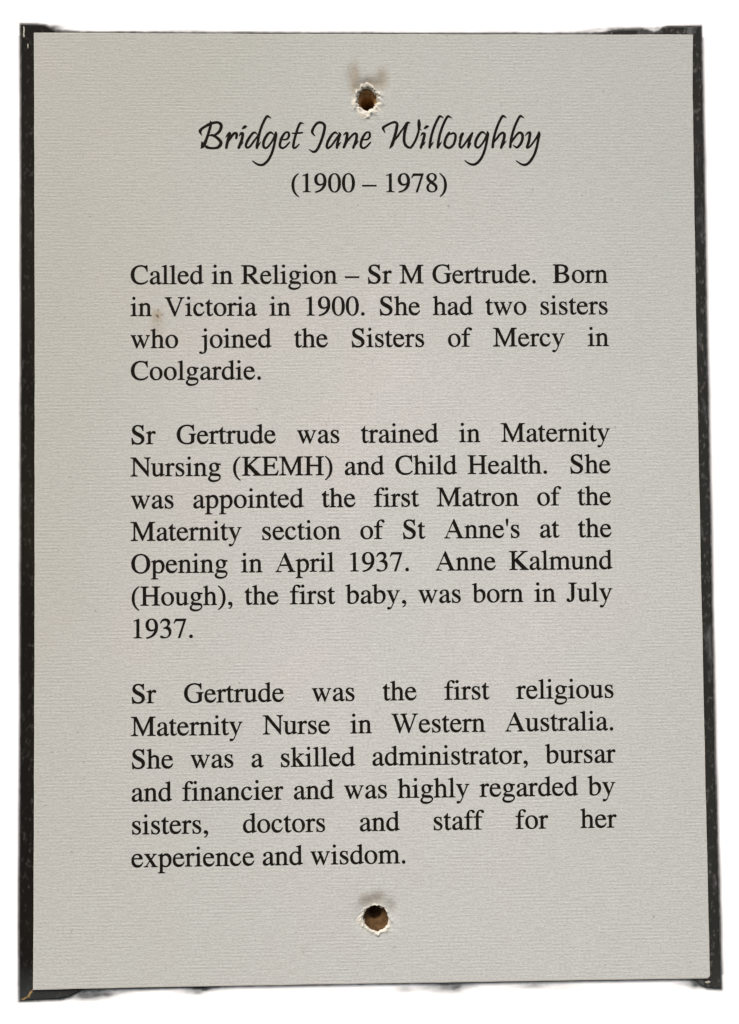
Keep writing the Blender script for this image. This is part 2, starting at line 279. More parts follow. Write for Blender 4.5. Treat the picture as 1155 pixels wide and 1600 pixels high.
 'C': (667, ["M633 113 L614 131 C554 68 482 38 394 38 C236 38 142 152 142 340 C142 524 230 636 382 636 C494 636 562 578 596 448 L616 448 L608 676 L584 676 C578 656 566 648 546 648 C514 648 464 676 380 676 C172 676 28 534 28 334 C28 126 168 -14 374 -14 C482 -14 572 30 633 113 Z"]),
 'E': (611, ["M17 662 L17 643 C84 638 98 622 98 560 L98 102 C98 38 84 24 12 19 L12 0 L552 0 L597 169 L572 169 C532 70 490 38 388 38 L278 38 C214 38 200 48 200 84 L200 322 L320 322 C400 322 420 308 432 232 L454 232 L454 456 L432 456 C420 384 400 362 322 362 L200 362 L200 590 C200 616 206 624 234 624 L366 624 C468 624 496 606 518 519 L543 519 L538 662 Z"]),
 'G': (722, ["M709 354 L454 354 L454 335 C528 330 540 318 540 258 L540 110 C540 64 482 24 396 24 C236 24 142 146 142 340 C142 524 238 640 394 640 C504 640 578 582 612 466 L634 466 L626 676 L604 676 C598 658 584 648 566 648 C532 648 476 676 392 676 C178 676 32 532 32 328 C32 126 176 -14 386 -14 C498 -14 592 20 642 72 L642 256 C642 318 654 330 709 335 Z"]),
 'H': (722, [foot(19, 107, 209, 297, t=19), bar(107, 209, 60, 610), slab(19, 107, 209, 297), foot(425, 513, 615, 703, t=19), bar(513, 615, 60, 610), slab(425, 513, 615, 703), bar(205, 517, 318, 362)]),
 'J': (389, [slab(83, 178, 280, 370), "M178 610 L280 610 L280 180 C280 60 214 -14 110 -14 C48 -14 10 14 10 54 C10 84 30 104 58 104 C88 104 106 84 112 54 C116 36 122 28 136 28 C164 28 178 54 178 108 Z"]),
 'K': (722, [foot(34, 122, 224, 312, t=19), bar(122, 224, 60, 610), slab(34, 122, 224, 312), "M218 326 L218 352 L486 598 C516 628 506 640 452 643 L430 643 L430 662 L684 662 L684 643 C618 640 590 626 526 570 L306 372 L272 330 Z",
             "M246 346 L320 392 L598 104 C652 48 678 26 723 19 L723 0 L424 0 L424 19 C486 22 494 36 462 70 L240 302 Z"]),
 'M': (889, ["M12 662 L208 662 L444 150 L670 662 L864 662 L864 643 C792 640 774 624 774 566 L774 96 C774 36 792 22 864 19 L864 0 L586 0 L586 19 C656 22 672 36 672 96 L672 536 L434 0 L418 0 L160 560 L160 146 C160 48 176 24 250 19 L250 0 L14 0 L14 19 C92 24 118 50 118 146 L118 570 C118 624 96 642 12 643 Z"]),
 'N': (722, ["M12 662 L186 662 L594 162 L594 514 C594 614 574 640 495 643 L495 662 L707 662 L707 643 C648 636 636 612 636 514 L636 -11 L620 -11 L150 554 L150 146 C150 48 170 24 250 19 L250 0 L14 0 L14 19 C86 24 108 50 108 146 L108 602 C78 634 54 642 12 643 Z"]),
 'O': (722, ["M688 331 C688 532 552 676 364 676 C172 676 34 534 34 330 C34 128 170 -14 361 -14 C552 -14 688 132 688 331 Z "
             "M574 330 C574 136 494 22 361 22 C228 22 148 138 148 332 C148 526 226 640 360 640 C496 640 574 524 574 330 Z"]),
 'R': (667, [foot(17, 103, 205, 294, t=19), slab(17, 103, 205, 260), "M103 60 L103 662 L310 662 C466 662 554 596 554 482 C554 378 490 320 372 304 L590 66 C620 34 634 24 659 19 L659 0 L494 0 L256 298 L205 298 L205 60 Z "
             "M205 594 C205 616 214 624 246 624 C386 624 446 580 446 484 C446 382 384 336 205 336 Z"]),
 'S': (556, ["M460 676 L436 676 C432 658 422 650 408 650 C384 650 342 676 266 676 C150 676 66 602 66 498 C66 412 112 354 244 290 C368 228 392 200 392 144 C392 78 342 30 268 30 C164 30 98 92 72 214 L48 214 L62 -14 L88 -14 C92 4 100 12 114 12 C146 12 186 -14 266 -14 C396 -14 491 66 491 180 C491 272 436 330 310 394 C196 450 154 486 154 542 C154 598 196 638 260 638 C346 638 408 586 436 474 L460 474 Z"]),
 'V': (722, ["M16 662 L250 662 L250 643 C190 642 174 626 192 580 L390 104 L362 -11 L348 -11 L110 540 C80 612 66 634 16 643 Z", "M348 -11 L376 -11 L594 548 C624 618 640 634 697 643 L697 662 L492 662 L492 643 C566 642 580 618 556 552 L374 92 Z"]),
 'W': (944, ["M5 662 L234 662 L234 643 C174 642 160 624 176 576 L326 150 L290 -11 L274 -11 L96 540 C74 612 56 636 5 643 Z",
             "M274 -11 L296 -11 L480 470 L466 520 L318 108 Z",
             "M318 662 L546 662 L546 643 C484 642 472 626 488 576 L644 130 L612 -11 L596 -11 L412 540 C388 614 366 638 318 643 Z",
             "M596 -11 L618 -11 L830 552 C856 622 876 638 932 643 L932 662 L736 662 L736 643 C806 642 816 618 796 560 L634 106 Z"]),
}
# the name in script lettering: pen strokes (x, y, width) on a grid of 11.55 units per 0.2 mm
S_E = [(540,548,18),(600,560,24),(660,550,32),(697,512,40),(703,460,40),(692,428,34),(650,426,34),(612,460,40),(566,540,46),(542,620,44),(541,680,44),(585,711,36),(640,685,32),(690,632,30),(718,602,18)]
S_G = [[(432,472,14),(398,438,32),(365,428,40),(320,462,44),(270,540,48),(243,620,46),(247,685,42),(285,710,38),(330,680,34),(390,602,34),(440,505,34),(462,445,36)],
       [(466,425,30),(471,468,46),(455,560,44),(425,700,44),(385,820,44),(325,930,44),(250,1000,44),(190,1015,40),(120,995,32),(50,945,20)]]
S_L = [[(258,167,12),(225,145,30),(192,137,42),(150,200,42),(95,320,44),(50,450,44),(20,580,46),(5,698,46)],[(15,690,22),(45,642,26),(73,600,11)]]
S_DOT = [(905,362,18),(930,342,44),(960,322,48),(986,324,16)]
def sh(st, dx, dy=0): return [(x + dx, y + dy, w) for x, y, w in st]
SCRIPT = [
 (300, [[(176,480,10),(152,430,40),(150,395,54),(200,345,42),(300,287,48),(400,252,46),(470,248,44),(518,282,52),(526,330,52),(502,395,50),(452,448,44),(392,478,26)],
        [(332,222,16),(341,262,40),(330,330,46),(300,430,46),(268,530,46),(232,620,58),(195,680,56),(158,714,14)], [(178,600,22),(186,640,46),(178,690,40)],
        [(308,492,10),(350,476,38),(400,492,44),(460,532,50),(510,585,56),(520,622,56),(498,668,54),(450,703,44),(370,712,38),(300,704,44),(264,688,56)]]),
 (300, [[(606,518,10),(640,475,34),(680,442,48),(660,520,50),(635,610,50),(616,704,48)], [(650,610,14),(700,522,38),(745,457,44),(785,438,44),(804,468,48),(795,535,36)]]),
 (300, [[(846,492,10),(880,448,38),(912,455,50),(895,560,50),(865,640,50),(838,704,46)], [(852,685,24),(885,642,28),(921,604,10)], S_DOT]),
 (390, [[(132,462,12),(98,433,34),(58,440,40),(0,508,44),(-48,590,46),(-72,660,44),(-52,704,36),(0,682,34),(60,602,34),(125,515,30),(155,460,24)],
        [(382,172,10),(345,148,30),(312,137,44),(265,205,42),(215,315,44),(175,435,44),(150,560,44),(128,650,48),(126,704,46)], [(135,690,20),(165,642,26),(193,604,10)]]),
 (390, S_G), (390, [S_E]),
 (390, [[(970,272,10),(935,258,30),(902,268,42),(865,345,42),(835,435,44),(805,540,44),(785,630,44),(779,690,42),(805,710,34),(845,682,30),(886,640,18)], [(765,443,22),(850,441,32),(945,432,28)]]),
 (480, [[(132,488,14),(100,457,32),(82,410,46),(110,340,44),(160,272,42),(213,247,44),(275,262,44),(309,312,48),(300,390,48),(265,520,48),(215,650,46),(165,742,44),(115,778,42),(70,765,30),(28,735,16)]]),
 (480, [[(545,460,10),(512,432,32),(480,432,38),(430,482,44),(380,560,46),(346,645,44),(347,698,40),(375,709,34),(430,662,34),(500,565,34),(560,475,28)],
        [(568,436,30),(583,465,42),(560,540,44),(532,640,46),(526,704,44)], [(535,690,20),(565,642,26),(594,604,10)]]),
 (480, [[(645,480,10),(680,443,36),(712,450,50),(705,520,48),(685,610,50),(650,696,46)], [(675,655,12),(740,552,34),(800,482,36),(850,447,40),(882,470,48),(878,540,48),(855,620,48),(820,704,44)], [(838,675,22),(880,622,28),(913,580,10)]]),
 (480, [sh(S_E, 418)]),
 (590, [[(124,433,12),(98,378,38),(92,342,46),(150,302,40),(230,262,36),(300,242,42),(342,270,46),(340,330,50),(315,440,50),(280,560,52),(250,650,54),(206,714,16)],
        [(295,575,20),(350,502,34),(430,387,32),(485,310,36),(515,262,36)], [(572,257,24),(535,252,42),(510,310,50),(485,400,50),(470,500,50),(470,590,50),(490,650,48),(530,690,44),(580,704,40),(620,662,40),(670,580,40),(710,480,40),(735,390,38),(742,300,58),(740,235,52),(738,202,28)], [(742,350,20),(783,388,12)]]),
 (590, [[(770,490,10),(800,448,36),(838,458,48),(825,530,48),(800,620,48),(768,703,44)], [(785,680,20),(820,637,26),(855,600,10)], sh(S_DOT, -72, -2)]),
 (670, S_L), (670, [sh(s, 147) for s in S_L]),
 (670, [[(362,428,30),(350,452,46),(310,515,44),(280,600,48),(281,665,46),(330,704,42),(385,698,40),(440,640,42),(470,550,44),(475,485,42),(450,443,38),(405,450,34),(350,470,26)]]),
 (670, [[(542,530,10),(575,475,34),(612,445,38),(580,510,44),(560,590,44),(549,670,42),(575,706,36),(620,662,34),(680,580,34),(740,490,34),(772,445,30)], [(780,438,36),(745,530,44),(715,620,46),(706,700,44)], [(715,690,18),(735,655,22),(756,614,10)]]),
 (670, [sh(s, 592, -6) for s in S_G]),
 (760, [sh(S_L[0], 102, -4), [(115,635,12),(180,542,34),(250,455,38),(295,433,42),(323,470,50),(310,550,48),(285,630,46),(260,704,44)], [(278,680,22),(315,627,28),(356,580,10)]]),
 (760, [sh(S_L[0], 420, -4), [(430,650,14),(490,545,34),(560,455,38),(610,432,42),(650,472,48),(645,560,48),(610,640,46),(552,700,38),(510,682,28),(480,655,12)]]),
 (760, [[(703,488,10),(745,440,34),(788,432,44),(780,500,46),(762,600,48),(730,692,42),(750,706,32),(785,680,32),(850,602,32),(915,505,34),(948,440,34)], [(950,425,34),(956,470,44),(935,560,44),(905,700,44),(865,820,44),(800,930,44),(730,1000,44),(670,1015,40),(600,990,30),(530,942,18)]]),
]

# ---------------------------------------------------------------- outlines (mm)
CARD = [(-105.07,149.5),(-51.2,149.35),(5.7,149.25),(63.1,149.28),(104.93,149.31),(104.5,129.4),(104.36,57.2),(104.42,-14.0),(104.66,-84.2),(104.97,-143.8),
        (105.02,-148.7),(104.3,-149.50),(58.9,-149.36),(3.2,-149.26),(-52.2,-149.16),(-104.93,-149.34),(-104.85,-140.3),(-104.65,-71.7),(-104.62,-12.2),(-104.68,58.0),(-104.94,129.2)]
def densify(pts, step, closed=True):
    out = []; n = len(pts)
    for i in range(n if closed else n - 1):
        a, b = pts[i], pts[(i+1) % n]; k = max(1, int(math.dist(a, b) / step))
        out += [(a[0] + (b[0]-a[0])*j/k, a[1] + (b[1]-a[1])*j/k) for j in range(k)]
    if not closed: out.append(pts[-1])
    return out
def inset(pts, d, clockwise=True):
    out = []; n = len(pts)
    for i in range(n):
        a, b, c = pts[i-1], pts[i], pts[(i+1) % n]
        t = Vector((c[0]-a[0], c[1]-a[1])).normalized(); nr = Vector((t.y, -t.x)) if clockwise else Vector((-t.y, t.x))
        out.append((b[0] + nr.x*d, b[1] + nr.y*d))
    return out

BACK_H, WALL_H = -0.8, -1.2
BACK = [(-109.55,152.7),(-104,152.65),(-101.6,152.3),(-100.2,151.4),(-98.6,150.6),(-96.5,150.25),(-90,150.1),(-60,150.08),(-10,150.02),(40,150.04),(70,150.06),(76,150.25),(79,150.9),(83,151.3),(87,151.4),
        (90,151.2),(92.5,150.5),(94,150.7),(95.6,152.0),(97,152.35),(107.9,152.55),(108.0,129.8),(107.85,57.4),(108.05,-14.0),(108.15,-84.5),(108.6,-124.4),(108.85,-153.3),
        (104.5,-153.0),(102.6,-152.3),(101.2,-151.0),(99.4,-150.1),(94,-149.85),(60,-149.7),(22,-149.7),(0,-149.6),(-47,-149.55),
        (-50,-150.0),(-53,-150.4),(-56,-150.1),(-60,-149.7),(-80,-149.8),(-90,-150.2),(-92,-151.2),(-94,-152.2),(-97,-152.8),(-109.35,-153.15),
        (-109.5,-130.8),(-109.25,-71.8),(-109.2,-12.2),(-109.22,58.3),(-109.4,129.6)]

plaque = bpy.data.objects.new('memorial_plaque', None); COL.objects.link(plaque)
plaque.location = (0, 0, BASE); plaque.empty_display_size = .05
thing(plaque, 'grey laid-paper memorial plaque with black lettering, two torn screw holes and a black edge', 'plaque')

# ---------------------------------------------------------------- wall with the black border's soft fade painted on round the plaque
def edge_fade(x, y):
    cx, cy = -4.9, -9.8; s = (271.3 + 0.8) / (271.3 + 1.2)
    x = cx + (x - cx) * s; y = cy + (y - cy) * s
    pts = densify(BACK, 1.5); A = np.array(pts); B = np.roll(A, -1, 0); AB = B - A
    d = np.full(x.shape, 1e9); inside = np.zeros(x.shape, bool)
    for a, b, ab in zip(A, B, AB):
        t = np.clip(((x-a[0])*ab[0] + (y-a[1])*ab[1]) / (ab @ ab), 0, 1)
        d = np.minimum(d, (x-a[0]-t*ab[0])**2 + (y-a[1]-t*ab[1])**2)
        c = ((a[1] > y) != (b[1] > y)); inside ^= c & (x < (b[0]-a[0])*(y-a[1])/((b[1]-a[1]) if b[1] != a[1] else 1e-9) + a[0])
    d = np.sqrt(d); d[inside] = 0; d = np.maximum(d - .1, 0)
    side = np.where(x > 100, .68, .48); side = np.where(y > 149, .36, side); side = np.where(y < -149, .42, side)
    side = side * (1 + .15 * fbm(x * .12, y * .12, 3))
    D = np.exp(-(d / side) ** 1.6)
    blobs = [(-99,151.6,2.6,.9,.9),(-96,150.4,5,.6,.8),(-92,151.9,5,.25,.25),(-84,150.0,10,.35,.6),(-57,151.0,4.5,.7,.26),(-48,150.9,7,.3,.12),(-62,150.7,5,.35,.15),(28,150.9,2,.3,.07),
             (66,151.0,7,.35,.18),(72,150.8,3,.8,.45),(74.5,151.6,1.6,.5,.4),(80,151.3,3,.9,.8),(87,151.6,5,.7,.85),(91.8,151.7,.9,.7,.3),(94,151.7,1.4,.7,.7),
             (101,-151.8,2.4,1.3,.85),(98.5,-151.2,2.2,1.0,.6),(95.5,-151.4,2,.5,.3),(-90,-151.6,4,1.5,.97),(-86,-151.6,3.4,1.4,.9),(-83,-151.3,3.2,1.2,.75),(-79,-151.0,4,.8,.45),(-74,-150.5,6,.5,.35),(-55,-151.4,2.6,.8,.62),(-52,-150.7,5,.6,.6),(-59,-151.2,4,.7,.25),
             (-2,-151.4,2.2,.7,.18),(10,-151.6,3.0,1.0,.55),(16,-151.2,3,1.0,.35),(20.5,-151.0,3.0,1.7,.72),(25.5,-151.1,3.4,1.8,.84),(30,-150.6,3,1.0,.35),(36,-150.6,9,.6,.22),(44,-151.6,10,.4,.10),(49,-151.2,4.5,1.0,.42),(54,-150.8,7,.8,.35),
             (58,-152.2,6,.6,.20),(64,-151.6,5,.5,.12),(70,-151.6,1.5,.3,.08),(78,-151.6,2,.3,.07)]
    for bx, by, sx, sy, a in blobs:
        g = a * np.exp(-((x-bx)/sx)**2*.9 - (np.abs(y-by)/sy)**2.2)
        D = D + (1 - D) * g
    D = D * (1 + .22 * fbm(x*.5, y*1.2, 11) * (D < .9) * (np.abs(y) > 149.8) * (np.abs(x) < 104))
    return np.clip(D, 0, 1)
def build_wall():
    def axis(lo, hi, band, fine, step=.42):
        inner = np.arange(lo, hi + step/2, step)
        outer = [8, 25, 60, 130, 300, 700, 1500]
        return np.concatenate([[lo - q for q in outer[::-1]], inner, [inner[-1] + q for q in outer]])
    xs = axis(-114, 113.2, 0, 0); ys = axis(-158.5, 157.8, 0, 0)
    X, Y = np.meshgrid(xs, ys); nx, ny = len(xs), len(ys)
    D = np.zeros(X.shape); band = ((X < -103) | (X > 102) | (Y > 147.5) | (Y < -147.5)) & (X > -115) & (X < 114.5) & (Y > -159.5) & (Y < 159)
    D[band] = edge_fade(X[band], Y[band])
    hole = (X > -103) & (X < 102) & (Y > -147.4) & (Y < 147.4)
    q = ~(hole[:-1, :-1] | hole[1:, :-1] | hole[:-1, 1:] | hole[1:, 1:])
    jj, ii = np.nonzero(q); a = jj*nx + ii
    F = np.stack([a, a+1, a+1+nx, a+nx], 1)
    used = np.unique(F); re = np.full(nx*ny, -1); re[used] = np.arange(len(used)); F = re[F]
    V = np.stack([X.ravel()/1000, np.full(X.size, -WALL_H/1000), (Y.ravel()+153.5)/1000], 1)[used]
    me = mesh('wall', V, F); setattr_f(me, 'edge_fade', D.ravel()[used])
    o = link('wall', me, mat_wall); o.location = (0, 0, BASE); o['kind'] = 'structure'; return o
build_wall()

# ---------------------------------------------------------------- solid plate from an outline with round openings
def ring(cx, cy, r, n): return [(cx + r*math.cos(2*math.pi*i/n), cy + r*math.sin(2*math.pi*i/n)) for i in range(n)]
def fill(outer, holes, h, V, F, up=True):
    loops = [outer] + holes; base = len(V)
    tri = tessellate_polygon([[Vector((x, y, 0)) for x, y in l] for l in loops])
    flat = [p for l in loops for p in l]; V += [P(x, y, h) for x, y in flat]
    for t in tri:
        a, b, c = (flat[i] for i in t)
        ccw = (b[0]-a[0])*(c[1]-a[1]) - (b[1]-a[1])*(c[0]-a[0]) > 0
        t = tuple(base + i for i in t); F.append(t if ccw else t[::-1])
    return base
def skirt(l1, h1, l2, h2, V, F):
    b = len(V); n = len(l1); V += [P(x, y, h1) for x, y in l1] + [P(x, y, h2) for x, y in l2]
    for i in range(n): F.append((b+i, b+(i+1) % n, b+n+(i+1) % n, b+n+i))
HOLES = [dict(c=(0.35, 128.55), R=13.0, n=180), dict(c=(0.85, -129.45), R=13.0, n=180)]

V, F = [], []
bo = densify(BACK, 2.2); rg = random.Random(3)
bo = [(x + rg.uniform(-.03, .03), y + rg.uniform(-.03, .03)) for x, y in bo]
bo = inset(bo, .12); bi = inset(bo, .35)
fill(bi, [ring(*H['c'], 9.5, 64) for H in HOLES], BACK_H, V, F)
skirt(bi, BACK_H, bo, BACK_H - .25, V, F); skirt(bo, BACK_H - .25, bo, -12, V, F)
fill(bo, [], -12, V, F)
o = link('backing_board', mesh('backing_board', V, F), mat_back, plaque); o['label'] = 'black speckled backing board showing as a ragged border'

# ---------------------------------------------------------------- the card face, dished and torn round the two screw holes
def hole_shape(k, th):
    """radius of the opening, width of the torn white rim (mm) at angle th"""
    n1 = fbm(np.cos(th)*3.1+9*k+20, np.sin(th)*3.1+5, 31+k, 3); n2 = fbm(np.cos(th)*6+4*k+30, np.sin(th)*6+3, 47+k, 3)
    up = np.sin(th)
    if k == 0:
        rin = 3.05 + .40*np.abs(up) - .15*np.cos(th) + .34*n1 + .16*n2
        rim = 1.75 - .65*up + .5*n1 + .15*n2 + .25*np.maximum(0, np.cos(th))
    else:
        rin = 3.82 + .16*n1 + .14*n2 + .1*np.cos(th)
        rim = .85 - .2*up + .35*n1 + .15*n2 + .35*np.exp(-((th % (2*math.pi) - 5.9)/.5)**2) + .35*np.exp(-((th % (2*math.pi) - 3.4)/.5)**2)
    return rin, np.maximum(rim, .35)
def dish(k, dx, dy, r, rin, rim, th):
    e = (r - rin) / rim
    h = -.55*np.exp(-(np.maximum(r - rin, 0)/2.6)**2)*(.55 + .45*np.sin(th))           # pressed in, deeper above
    if k == 0:
        h += .55*-.50*np.exp(-((dx+5.6)/1.5)**2 - ((dy-6.0)/4.0)**2) - .26*np.exp(-((dx-4.6)/1.5)**2 - ((dy-5.0)/2.6)**2) - .28*np.exp(-((dx)/3.4)**2 - ((dy-4.6)/1.5)**2)
    else:
        h += -.24*np.exp(-((dx+3.0)/1.9)**2 - ((dy-4.6)/1.9)**2) - .28*np.exp(-((dx-.6)/2.4)**2 - ((dy-6.0)/1.7)**2) - .18*np.exp(-((dx-5.2)/1.5)**2 - ((dy-3.4)/2.4)**2)
    fib = fbm(np.cos(th)*4.5+3*k+9, np.sin(th)*4.5+r*.9, 71+k, 3)
    lip = .24*np.exp(-((e-.62)/.42)**2) - .50*np.exp(-(e/.22)**2)
    h += (1, .75)[k] * np.where(e < 1.6, lip*(1+.6*fib) + .20*fib*np.exp(-(np.maximum(e,0)/1.1)**2), 0)
    return h
V, F = [], []
co = densify(CARD, 6); rg = random.Random(5)
co = [(x + rg.uniform(-.05, .05), y + rg.uniform(-.05, .05)) for x, y in co]
wid = [.34 if (y < -149) else (.24 if x > 104 and y < 30 else .12) for x, y in co]
ci = [(b[0], b[1]) for b in inset(co, 1.0)]; ci = [(a[0] + (b[0]-a[0])*q, a[1] + (b[1]-a[1])*q) for a, b, q in zip(co, ci, wid)]
fill(ci, [ring(*H['c'], H['R'], H['n']) for H in HOLES], 0, V, F); core = [0.0]*len(V)
b0 = len(V); skirt(ci, 0, co, -.07, V, F); core += [.75]*(len(V)-b0)
b0 = len(V); skirt(co, -.07, co, BACK_H-.02, V, F); core += [.4]*(len(V)-b0)
for k, H in enumerate(HOLES):
    n = H['n']; nr = 70; b = len(V); th = np.arange(n)*2*math.pi/n
    rin, rim = hole_shape(k, th); cx, cy = H['c']
    for j in range(nr+1):
        t = (j/nr)**1.7; r = rin + (H['R'] - rin)*t
        dx, dy = r*np.cos(th), r*np.sin(th)
        h = dish(k, dx, dy, r, rin, rim, th) * np.clip((H['R']-r)/2.5, 0, 1)
        cr = np.clip((rim*(1.0+.3*fbm(np.cos(th)*3+7, np.sin(th)*3+r*.4, 5)) - (r-rin))/.40, 0, 1)
        V += [P(cx+x, cy+y, z) for x, y, z in zip(dx, dy, h)]; core += list(cr)
    for j in range(nr):
        for i in range(n):
            a = b+j*n+i; c = b+j*n+(i+1) % n; F.append((a, a+n, c+n, c))
me = mesh('card_face', V, F); setattr_f(me, 'core', core)
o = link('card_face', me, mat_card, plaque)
sm = [len(p.vertices) == 4 and p.area < 4e-6 and abs(p.normal.y) > .02 for p in me.polygons]
me.polygons.foreach_set('use_smooth', sm)

# ---------------------------------------------------------------- bored screw holes with their torn card fibres
def build_bore(k, H, label):
    cx, cy = H['c']; n = 72; V, F = [], []
    if k == 0: prof = [(9.8,-1.5,0,0),(4.3,-1.45,0,0),(3.9,-1.5,0,0),(3.2,-1.9,0,-.15),(2.7,-2.5,.0,-.4),(2.25,-3.1,0,-.6),(2.15,-8,0,-.6),(2.0,-12,0,-.6),(.05,-12.2,0,-.6)]
    else: prof = [(9.8,-1.5,0,0),(4.5,-1.45,0,0),(4.1,-1.5,0,0),(3.6,-2.0,0,.05),(2.8,-2.9,-.1,.25),(2.2,-3.2,-.25,.45),(2.05,-4.2,-.25,.45),(2.0,-8,-.25,.45),(1.9,-12,-.25,.45),(.05,-12.2,-.25,.45)]
    for j, (r, h, ox, oy) in enumerate(prof):
        for i in range(n):
            a = 2*math.pi*i/n; q = float(vnoise(math.cos(a)*2.6+50, math.sin(a)*2.6+j*.8+k*7, 13))
            q2 = float(vnoise(a*6, j*.9, 17)); rr = r*(1 + (.05*q+.03*q2)*(j > 1))
            V.append(P(cx+ox+rr*math.cos(a), cy+oy+rr*math.sin(a), h + .12*q*(0 < j < 6)))
    for j in range(len(prof)-1):
        for i in range(n):
            a = j*n+i; c = j*n+(i+1) % n; F.append((a, c, c+n, a+n))
    bore = link('screw_hole', mesh('screw_hole', V, F), mat_wood[k], plaque, True); bore['label'] = label
    # shreds of card core curling over the rim
    V, F = [], []; rg = random.Random(40+k); th = np.array([rg.uniform(0, 2*math.pi) for _ in range(10)])
    rin, rim = hole_shape(k, th)
    for a, ri, rm in zip(th, rin, rim):
        L = rg.uniform(.4, 1.0); wd = rg.uniform(.10, .42); skew = rg.uniform(-.9, .9); r0 = ri + rg.uniform(-.05, .75)*rm; h0 = rg.uniform(-.40, .05)
        ca, sa = math.cos(a), math.sin(a); b = len(V); inward = -.8 if rg.random() < .75 else .1; skew *= 2.0
        for s in range(4):
            t = s/3; r = r0 + inward*L*t*.55; tt = skew*L*t
            ww = wd*(1 - .8*t); h = h0 + .22*math.sin(t*2.6)*L*.6 - .35*t*(inward < 0)
            for sg in (-1, 1):
                u = tt + sg*ww; V.append(P(cx + ca*r - sa*u, cy + sa*r + ca*u, h + .05*sg))
        for s in range(3): q = b+2*s; F.append((q, q+1, q+3, q+2))
    sh_ = link('torn_fibres', mesh('torn_fibres', V, F), mat_core, bore, True)
    md = sh_.modifiers.new('thickness', 'SOLIDIFY'); md.thickness = .00007
build_bore(0, HOLES[0], 'upper screw hole, deeply torn, above the name')
build_bore(1, HOLES[1], 'lower screw hole, round and brown inside, below the last line')

# bare corner chip, scratch in the black border, small nick in the card
def patch(name, pts, h, mat, th=.08, label=None):
    V, F = [], []; a = sum(p[0] for p in pts)/len(pts); b = sum(p[1] for p in pts)/len(pts)
    V += [P(x, y, h) for x, y in pts] + [P(a+(x-a)*.75, b+(y-b)*.75, h+th) for x, y in pts] + [P(a, b, h+th)]
    n = len(pts)
    for i in range(n): F += [(i, (i+1) % n, n+(i+1) % n, n+i), (n+i, n+(i+1) % n, 2*n)]
    o = link(name, mesh(name, V, F), mat, plaque)
    if label: o['label'] = label
patch('corner_chip', [(-108.9,-152.6),(-107.6,-152.0),(-106.8,-151.4),(-106.2,-150.4),(-105.2,-149.5),(-105.4,-150.6),(-106.0,-151.3),(-106.1,-152.0),(-107.2,-152.3),(-108.0,-152.9)], BACK_H, mat_gold, .06, 'golden bare metal chip at the lower left corner')
patch('paint_scratch', [(-108.7,152.0),(-108.35,151.9),(-108.2,150.8),(-108.35,149.6),(-108.15,148.7),(-108.6,148.4),(-108.8,149.4),(-108.65,150.8)], BACK_H, mat_scr, .05, 'pale scratch at the upper left corner')
patch('paint_scratch', [(-107.4,146.4),(-107.1,146.3),(-107.05,145.3),(-107.3,144.7)], BACK_H, mat_scr, .04)
patch('corner_chip', [(103.6,-150.9),(104.8,-150.6),(105.5,-150.9),(104.9,-151.4),(103.9,-151.3)], BACK_H, mat_scr, .04)
patch('card_nick', [(-22.5,-137.6),(-22.1,-138.4),(-21.7,-139.1),(-21.2,-139.9),(-21.0,-140.4),(-21.5,-140.0),(-22.0,-139.2)], 0, mat_core, .16, 'small raised nick left of the lower screw hole')

# ---------------------------------------------------------------- lettering geometry
def parse(path):
    subs, cur, tok = [], [], path.replace('M', ' M ').replace('L', ' L ').replace('C', ' C ').replace('Z', ' Z ').split()
    i = 0; op = None
    while i < len(tok):
        t = tok[i]
        if t in 'MLCZ' and t.isalpha():
            op = t; i += 1
            if op == 'Z': subs.append(cur); cur = []
            continue
        if op in 'ML': cur.append((float(tok[i]), float(tok[i+1]))); i += 2
        else:
            p0 = cur[-1]; c = [float(v) for v in tok[i:i+6]]; i += 6
            L = math.dist(p0, c[0:2]) + math.dist(c[0:2], c[2:4]) + math.dist(c[2:4], c[4:6]); k = 3 if L < 90 else (5 if L < 220 else 8)
            for s in range(1, k+1):
                t = s/k; u = 1-t
                cur.append((u**3*p0[0] + 3*u*u*t*c[0] + 3*u*t*t*c[2] + t**3*c[4], u**3*p0[1] + 3*u*u*t*c[1] + 3*u*t*t*c[3] + t**3*c[5]))
    if cur: subs.append(cur)
    for s in subs:
        if math.dist(s[0], s[-1]) < 1e-3: s.pop()
    return subs
def union(tris):
    """2-D union of triangles so that overlapping strokes become one clean sheet"""
    vs_, fs = [], []
    for t in tris:
        (ax, ay), (bx, by), (cx, cy) = t; ar = (bx-ax)*(cy-ay) - (by-ay)*(cx-ax)
        if abs(ar) < 1e-4: continue
        if ar < 0: t = t[::-1]
        b = len(vs_); vs_ += [Vector(p) for p in t]; fs.append([b, b+1, b+2])
    r = delaunay_2d_cdt(vs_, [], fs, 0, 1e-3)
    gv = np.array([(v.x, v.y) for v in r[0]]); gf = np.array(r[2]); c = gv[gf].mean(1)
    T = np.array([[tuple(vs_[i]) for i in f] for f in fs]); keep = np.zeros(len(gf), bool)     # a piece stays where its middle lies under any stroke
    e = np.roll(T, -1, 1) - T
    for i in range(3):
        s = e[None, :, i, 0]*(c[:, None, 1] - T[None, :, i, 1]) - e[None, :, i, 1]*(c[:, None, 0] - T[None, :, i, 0]) >= -1e-3
        ins = s if i == 0 else ins & s
    keep = ins.any(1)
    return [tuple(v) for v in gv], [tuple(int(i) for i in f) for f in gf[keep]]
def tri_path(path):
    subs = parse(path); flat = [p for s in subs for p in s]
    return [tuple(flat[i] for i in t) for t in tessellate_polygon([[Vector((x, y, 0)) for x, y in s] for s in subs])]
